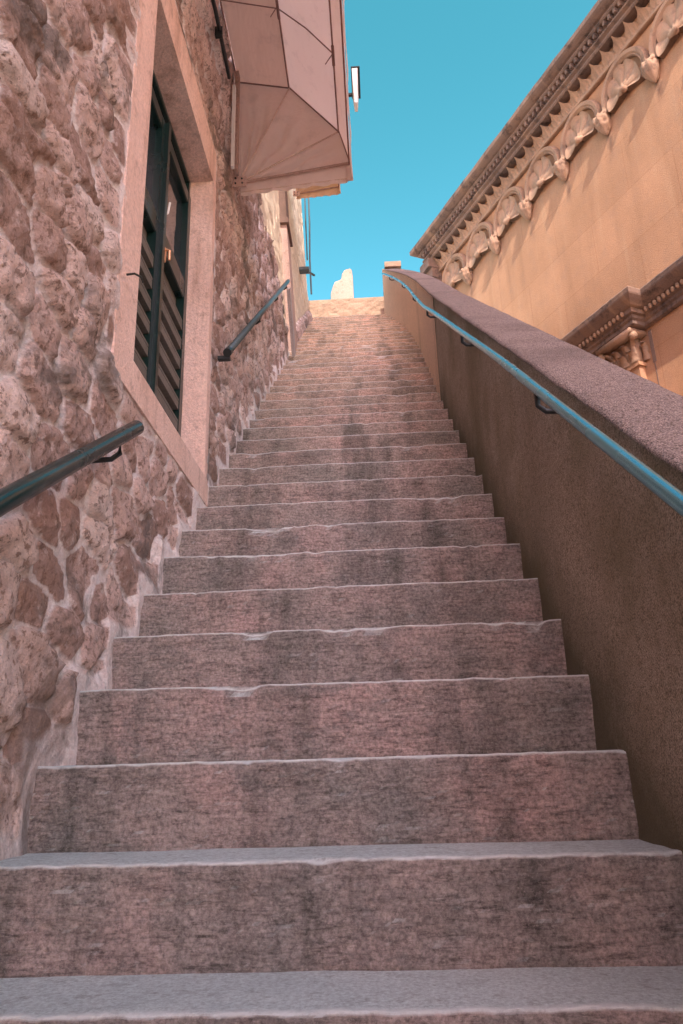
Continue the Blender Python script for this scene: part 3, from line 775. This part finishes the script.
while s < S1 + .2:
    rb = .028; w = .055
    P = [(s - w/2, .24), (s + w/2, .24), (s + w/2 - .008, .318), (s - w/2 + .008, .318)]
    vs = [cp(a, p, z) for z in (9.845, 9.925) for a, p in P]
    m.add(vs, [(3, 2, 1, 0), (4, 5, 6, 7), (0, 1, 5, 4), (1, 2, 6, 5), (2, 3, 7, 6), (3, 0, 4, 7)]); s += .105
m.build('dentil_course', M_CHC, church)
# leaf row under the cornice: each leaf curls outward to a point
m = MB(); s = 3.0; LP = .2375
cbox(m, S0, S1 + .04, 0, .05, 9.50, 9.72)
while s < S1:
    n = 8; P = np.zeros((n + 1, 7, 3)); jj = random.uniform(-.01, .01)
    for i in range(n + 1):
        t = i / n; z = 9.50 + .20 * t; pr_ = .06 + .15 * t ** 2
        hw = LP * .5 * (1 - .0 * t) * (1 - .88 * sst(.55, 1, t))
        for j in range(7):
            u = (j - 3) / 3; P[i, j] = cp(s + jj + u * hw, pr_ - .03 * abs(u) ** 1.5 + .012 * math.cos(u * 9) * (1 - t), z - .02 * u * u)
    m.grid(P)
    Q = P.copy()
    for i in range(n + 1):
        for j in range(7):
            Q[i, j] = P[i, j] - np.array(cn) * (.055 + .03 * (i / n))
    m.grid(Q[::-1])
    # side skins
    for j in (0, 6): m.grid(np.stack([P[:, j], Q[:, j]], 0)); 
    m.grid(np.stack([P[n], Q[n]], 0))
    s += LP
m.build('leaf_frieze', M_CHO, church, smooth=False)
m = MB(); mould(m, [(.05, 9.44), (.07, 9.45), (.07, 9.49), (.05, 9.50)], S0, S1, 120, .01, 3); m.build('frieze_fillet', M_CHO, church)

BAY = .945
def arch_mesh(s, zc=8.93, r0=.335, r1=.44):
    m = MB(); n = 22
    prof = [(r0, .0), (r0, .055), (r0 + .015, .075), (r0 + .03, .06), (r0 + .05, .085), (r1 - .01, .095), (r1, .08), (r1 + .012, .04), (r1 + .012, .0)]
    P = np.zeros((n + 1, len(prof), 3))
    for i in range(n + 1):
        a = math.pi * i / n
        for j, (r, p) in enumerate(prof): P[i, j] = cp(s + r * math.cos(a), p, zc + r * 1.12 * math.sin(a))
    m.grid(P)
    # straight legs down to the corbel
    for sg in (-1, 1):
        Q = np.zeros((2, len(prof), 3))
        for j, (r, p) in enumerate(prof): Q[0, j] = cp(s + sg * r, p, zc); Q[1, j] = cp(s + sg * r, p, zc - .16)
        m.grid(Q if sg < 0 else Q[::-1])
    return m
def shell_mesh(s, seed, zc=8.80, Rr=.345):
    m = MB(); nr, na = 16, 72; ribs = 9
    P = np.zeros((nr + 1, na + 1, 3)); rs = np.random.RandomState(seed)
    tilt = rs.uniform(-.15, .15)
    for i in range(nr + 1):
        r = Rr * (.05 + .95 * i / nr)
        for j in range(na + 1):
            a = math.pi * (-.06 + 1.12 * j / na)
            q = i / nr
            ridge = abs(math.cos(ribs * (a) * .5 + tilt)) ** .6
            rr_ = r * (1 + .05 * ridge * q)
            p = .12 - .10 * q ** .8 + .045 * q ** 8 + (.045 * ridge) * (.2 + q * .8)
            P[i, j] = cp(s + rr_ * math.cos(a) * .88, p, zc + rr_ * math.sin(a) * 1.28)
    m.grid(P)
    # bottom lip back to the wall
    e0 = P[:, 0].copy(); e1 = P[:, -1].copy()
    for e in (e0, e1):
        b = e - np.array(cn)[None] * .22
        m.grid(np.stack([e, b], 0)); m.grid(np.stack([b, e], 0))
    # hinge knob with a scroll
    c0 = Vector(cp(s, .12, zc - .01)); n = 10
    Q = np.zeros((n + 1, 17, 3))
    for i in range(n + 1):
        th = math.pi * i / n
        for j in range(17):
            ph = 2 * math.pi * j / 16; rk = .055 * (1 + .25 * math.sin(3 * ph + seed) * math.sin(th))
            v = c0 + ca * (rk * 1.5 * math.sin(th) * math.cos(ph)) + cn * (rk * .9 * math.sin(th) * math.sin(ph)) + Vector((0, 0, rk * math.cos(th)))
            Q[i, j] = v
    m.grid(Q)
    return m
def corbel_mesh(s, seed):
    m = MB(); zc = 8.63
    # small abacus
    P = []
    for z, w, p in ((8.80, .115, .14), (8.76, .11, .135), (8.73, .085, .11)):
        P += [cp(s - w, 0, z), cp(s + w, 0, z), cp(s + w, p, z), cp(s - w, p, z)]
    f = [(0, 1, 2, 3), (11, 10, 9, 8)]
    for k in range(2):
        for j in range(4): f.append((4*k + j, 4*k + 4 + j, 4*k + 4 + (j+1) % 4, 4*k + (j+1) % 4))
    m.add(P, f)
    # carved leafy knob tapering to a tail
    nz, na = 22, 28; Q = np.zeros((nz + 1, na + 1, 3))
    for i in range(nz + 1):
        t = i / nz; z = 8.77 - .30 * t
        w = .135 * math.sin(math.pi * min(1, (.18 + t * .82)) ) ** .6 * (1 - .55 * t) + .002
        for j in range(na + 1):
            a = 2 * math.pi * j / na
            k = 1 + .14 * math.cos(7 * a + seed) * (1 - t * .5) + .55 * float(fbm(a * 2 * math.cos(a), t * 7, seed, 3, 5))
            Q[i, j] = cp(s + w * k * math.cos(a), .085 + w * k * math.sin(a) * 1.1 - .05 * t, z)
    m.grid(Q); return m
sh = []
s = 5.9 - 2 * BAY; i = 0
while s < S1 - .3:
    ar = arch_mesh(s).build('niche_arch', M_CHO, church, smooth=False)
    shell_mesh(s, i).build('shell', M_CHO, ar, smooth=True)
    corbel_mesh(s - BAY / 2, i * 1.7).build('carved_corbel', M_CHO, church, smooth=True)
    s += BAY; i += 1
# thin string line at corbel height
# lower cornice with a projecting break above a pilaster
m = MB()
lc = [(.05, 5.24), (.07, 5.25), (.07, 5.30), (.10, 5.32), (.10, 5.36), (.14, 5.37), (.14, 5.43), (.18, 5.44), (.25, 5.49), (.28, 5.52), (.29, 5.54), (.30, 5.59), (.29, 5.61)]
mould(m, lc, S0, 6.30, 60, .012, 2, ret=False)
lb = [(p + .20, z) for p, z in lc]
BS0, BS1 = 6.30, 8.4
# projecting part with its near return
k = len(lb); pr2 = [(0, lb[0][1])] + lb + [(0, lb[-1][1])]
vs = []
cols = [(lambda p, e=0: (BS0 - (0 if p == 0 else (p - .25) * 1.0), 0.0)), (lambda p: (BS0 - (0 if p == 0 else (p - .25)), p))]
for p, z in pr2: vs.append(cp(BS0 - max(0, p - .25), .0, z))
for s_ in [BS0] + list(np.linspace(BS0 + .1, BS1, 24)):
    for p, z in pr2:
        e = -max(0, p - .25) if s_ == BS0 else 0
        j = .012 * float(fbm(s_ * 4, z * 6, 0, 4, 150)) if p > 0 else 0
        vs.append(cp(s_ + e, p + j, z + j * .5))
rows = len(vs) // (k + 2); kk = k + 2; fs = []
for i in range(rows - 1):
    for j in range(kk - 1): fs.append((i*kk + j, i*kk + j + 1, (i+1)*kk + j + 1, (i+1)*kk + j))
fs.append(tuple(range(kk))); fs.append(tuple(reversed(range((rows-1)*kk, rows*kk))))
m.add(vs, fs)
m.build('lower_cornice', M_CHC, church)
# carved egg row on the lower cornice
m = MB()
def egg(m, s, p, z, r, sz=1.4):
    n = 7; Q = np.zeros((n + 1, 11, 3))
    for i in range(n + 1):
        th = math.pi * i / n
        for j in range(11):
            ph = 2 * math.pi * j / 10
            Q[i, j] = cp(s + r * math.sin(th) * math.cos(ph), p + r * math.sin(th) * math.sin(ph), z + r * sz * math.cos(th))
    m.grid(Q)
s = 3.6
while s < 6.28: egg(m, s, .150, 5.405, .028); s += .075
m.build('egg_moulding', M_CHO, church, smooth=True); m = MB()
s = 6.36
while s < 8.3: egg(m, s, .350, 5.405, .028); s += .075
m.build('egg_moulding', M_CHO, church, smooth=True)
# pilaster and leafy capital
m = MB(); cbox(m, 6.46, 6.86, -.01, .10, GZ, 4.80); cbox(m, 6.43, 6.89, -.01, .13, 4.76, 4.81); m.build('pilaster', M_CH, church)
m = MB(); cbox(m, 6.45, 6.87, -.01, .13, 4.80, 5.16); cbox(m, 6.34, 6.98, -.01, .29, 5.16, 5.22)
def leafstrip(m, s, p0, z0, h, w, curl, side=0.):
    n = 10; Pp = np.zeros((n + 1, 5, 3))
    for i in range(n + 1):
        t = i / n; ww = w * (1 - .35 * t) * (1 + .15 * math.sin(t * 14))
        pp = p0 + curl * t ** 2.5; zz = z0 + h * (t if t < .85 else .85 - (t - .85) * .9)
        for j in range(5):
            u = (j - 2) / 2; Pp[i, j] = cp(s + side * t ** 2 + u * ww, pp + .02 * (1 - u * u), zz)
    m.grid(Pp); m.grid((Pp - np.array(cn) * .02)[::-1])
for sx in (6.50, 6.66, 6.82): leafstrip(m, sx, .13, 4.82, .18, .07, .09)
for sx in (6.58, 6.74): leafstrip(m, sx, .13, 4.90, .22, .06, .11)
for sx, sd in ((6.50, -.14), (6.82, .14)): leafstrip(m, sx, .13, 4.95, .22, .045, .13, sd)
for sx in (6.36, 6.96): egg(m, sx, .22, 5.12, .055, 1)
leafstrip(m, 6.40, .02, 4.82, .3, .05, .08, -.04)
m.build('capital', M_CHO, church, smooth=True)
# carved consoles beside the capital
m = MB()
for sx in (7.15, 7.45):
    egg(m, sx, .18, 5.14, .10, 1.1); leafstrip(m, sx, .05, 4.75, .3, .08, .12); egg(m, sx + .1, .10, 4.95, .07, 1.2)
m.build('carved_console', M_CHO, church, smooth=True)
# slot with dark run-off
m = MB(); P = [cp(6.34, -.02, 5.20), cp(6.25, -.02, 5.20), cp(6.27, -.02, 4.72), cp(6.30, -.02, 4.70)]
cbox(m, 6.262, 6.315, -.01, .006, 4.74, 5.20)
cbox(m, 6.284, 6.300, -.01, .005, 4.30, 4.74); m.build('rust_slot', M_DARK, church)
# roof-stone blocks
# ------------------------------------------------------------------ unseen stepped tower, added and shaped to keep the stairs in shade
sh_ = thing('shade_tower', (1.6, -14, GZ), 'tall unseen stone tower added behind the viewer to shade the stairs', 'tower')
SHY, SHZ = -12.0, 22.7
m = MB(); m.box(-.1, 3.3, SHY - 4, SHY, GZ, SHZ); m.box(1.42, 3.25, SHY - 2.2, SHY - .003, SHZ - .1, 29.0); m.build('wall', M_PALE, sh_)
m = MB(); m.add([(-.2, SHY + .1, SHZ), (3.4, SHY + .1, SHZ), (3.4, SHY - 4.1, SHZ), (-.2, SHY - 4.1, SHZ), (-.2, SHY - 2, SHZ + .4), (3.4, SHY - 2, SHZ + .4)],
      [(0, 1, 5, 4), (2, 3, 4, 5), (0, 4, 3), (1, 2, 5), (3, 2, 1, 0)]); m.build('roof', M_ROOF, sh_)
for x in (.8, 2.4):
    for z in (1.2, 4.6, 8, 11.2, 14.6, 18):
        m = MB(); m.box(x - .5, x + .5, SHY + .003, SHY + .06, z, z + 1.5, bev=.01); m.build('shutter', M_GREEN, sh_)

# ------------------------------------------------------------------ light
AZ, EL = 6.0, 46.0                                       # sun behind the camera, a little to its right
sd = Vector((math.sin(R(AZ)) * math.cos(R(EL)), -math.cos(R(AZ)) * math.cos(R(EL)), math.sin(R(EL))))
L = bpy.data.lights.new('sun', 'SUN'); L.energy = 2.0; L.angle = R(.5); L.color = (1, .93, .82)
lo = bpy.data.objects.new('sun', L); lo.rotation_euler = sd.to_track_quat('Z', 'Y').to_euler(); lo.location = (0, 0, 30); col.objects.link(lo)
w = bpy.data.worlds.new('World'); scene.world = w; w.use_nodes = True; nt = w.node_tree
bg = nt.nodes['Background']; sky = nt.nodes.new('ShaderNodeTexSky'); sky.sky_type = 'NISHITA'; sky.sun_disc = False
sky.sun_elevation = R(EL); sky.sun_rotation = R(180 - AZ); sky.air_density = 1.0; sky.dust_density = .6; sky.ozone_density = 1.0
sp_ = nt.nodes.new('ShaderNodeSeparateColor'); cb_ = nt.nodes.new('ShaderNodeCombineColor'); nt.links.new(sky.outputs[0], sp_.inputs[0])
def mth(op, a, b):
    m = nt.nodes.new('ShaderNodeMath'); m.operation = op
    for i, v in enumerate((a, b)):
        if isinstance(v, bpy.types.NodeSocket): nt.links.new(v, m.inputs[i])
        else: m.inputs[i].default_value = v
    return m.outputs[0]
# teal grade of the clear sky: the deep blue loses red, the pale bright parts keep it
nt.links.new(mth('MINIMUM', mth('MULTIPLY', mth('POWER', sp_.outputs[0], 2.3), .30), mth('MULTIPLY', sp_.outputs[0], 2.6)), cb_.inputs[0])
nt.links.new(mth('MULTIPLY', mth('POWER', sp_.outputs[1], 1.5), .575), cb_.inputs[1]); nt.links.new(mth('MULTIPLY', mth('POWER', sp_.outputs[2], 1.8), .25), cb_.inputs[2])
nt.links.new(cb_.outputs[0], bg.inputs[0]); bg.inputs[1].default_value = .15

cam = bpy.data.cameras.new('camera'); co = bpy.data.objects.new('camera', cam); col.objects.link(co); scene.camera = co
r_ = Vector((.99831832, .05039411, -.02865243)); u_ = Vector((.04317925, -.31663707, .94756346)); f_ = Vector((-.03867919, .94720716, .31828057))
co.matrix_world = Matrix(((r_.x, u_.x, -f_.x, 0), (r_.y, u_.y, -f_.y, 0), (r_.z, u_.z, -f_.z, 0), (0, 0, 0, 1)))
cam.sensor_fit = 'VERTICAL'; cam.sensor_height = 24; cam.lens = 750.656 / 1024 * 24; cam.clip_end = 3000; cam.clip_start = .02
vs_ = scene.view_settings; vs_.view_transform = 'Standard'; vs_.look = 'None'; vs_.exposure = 2.0; vs_.gamma = 1
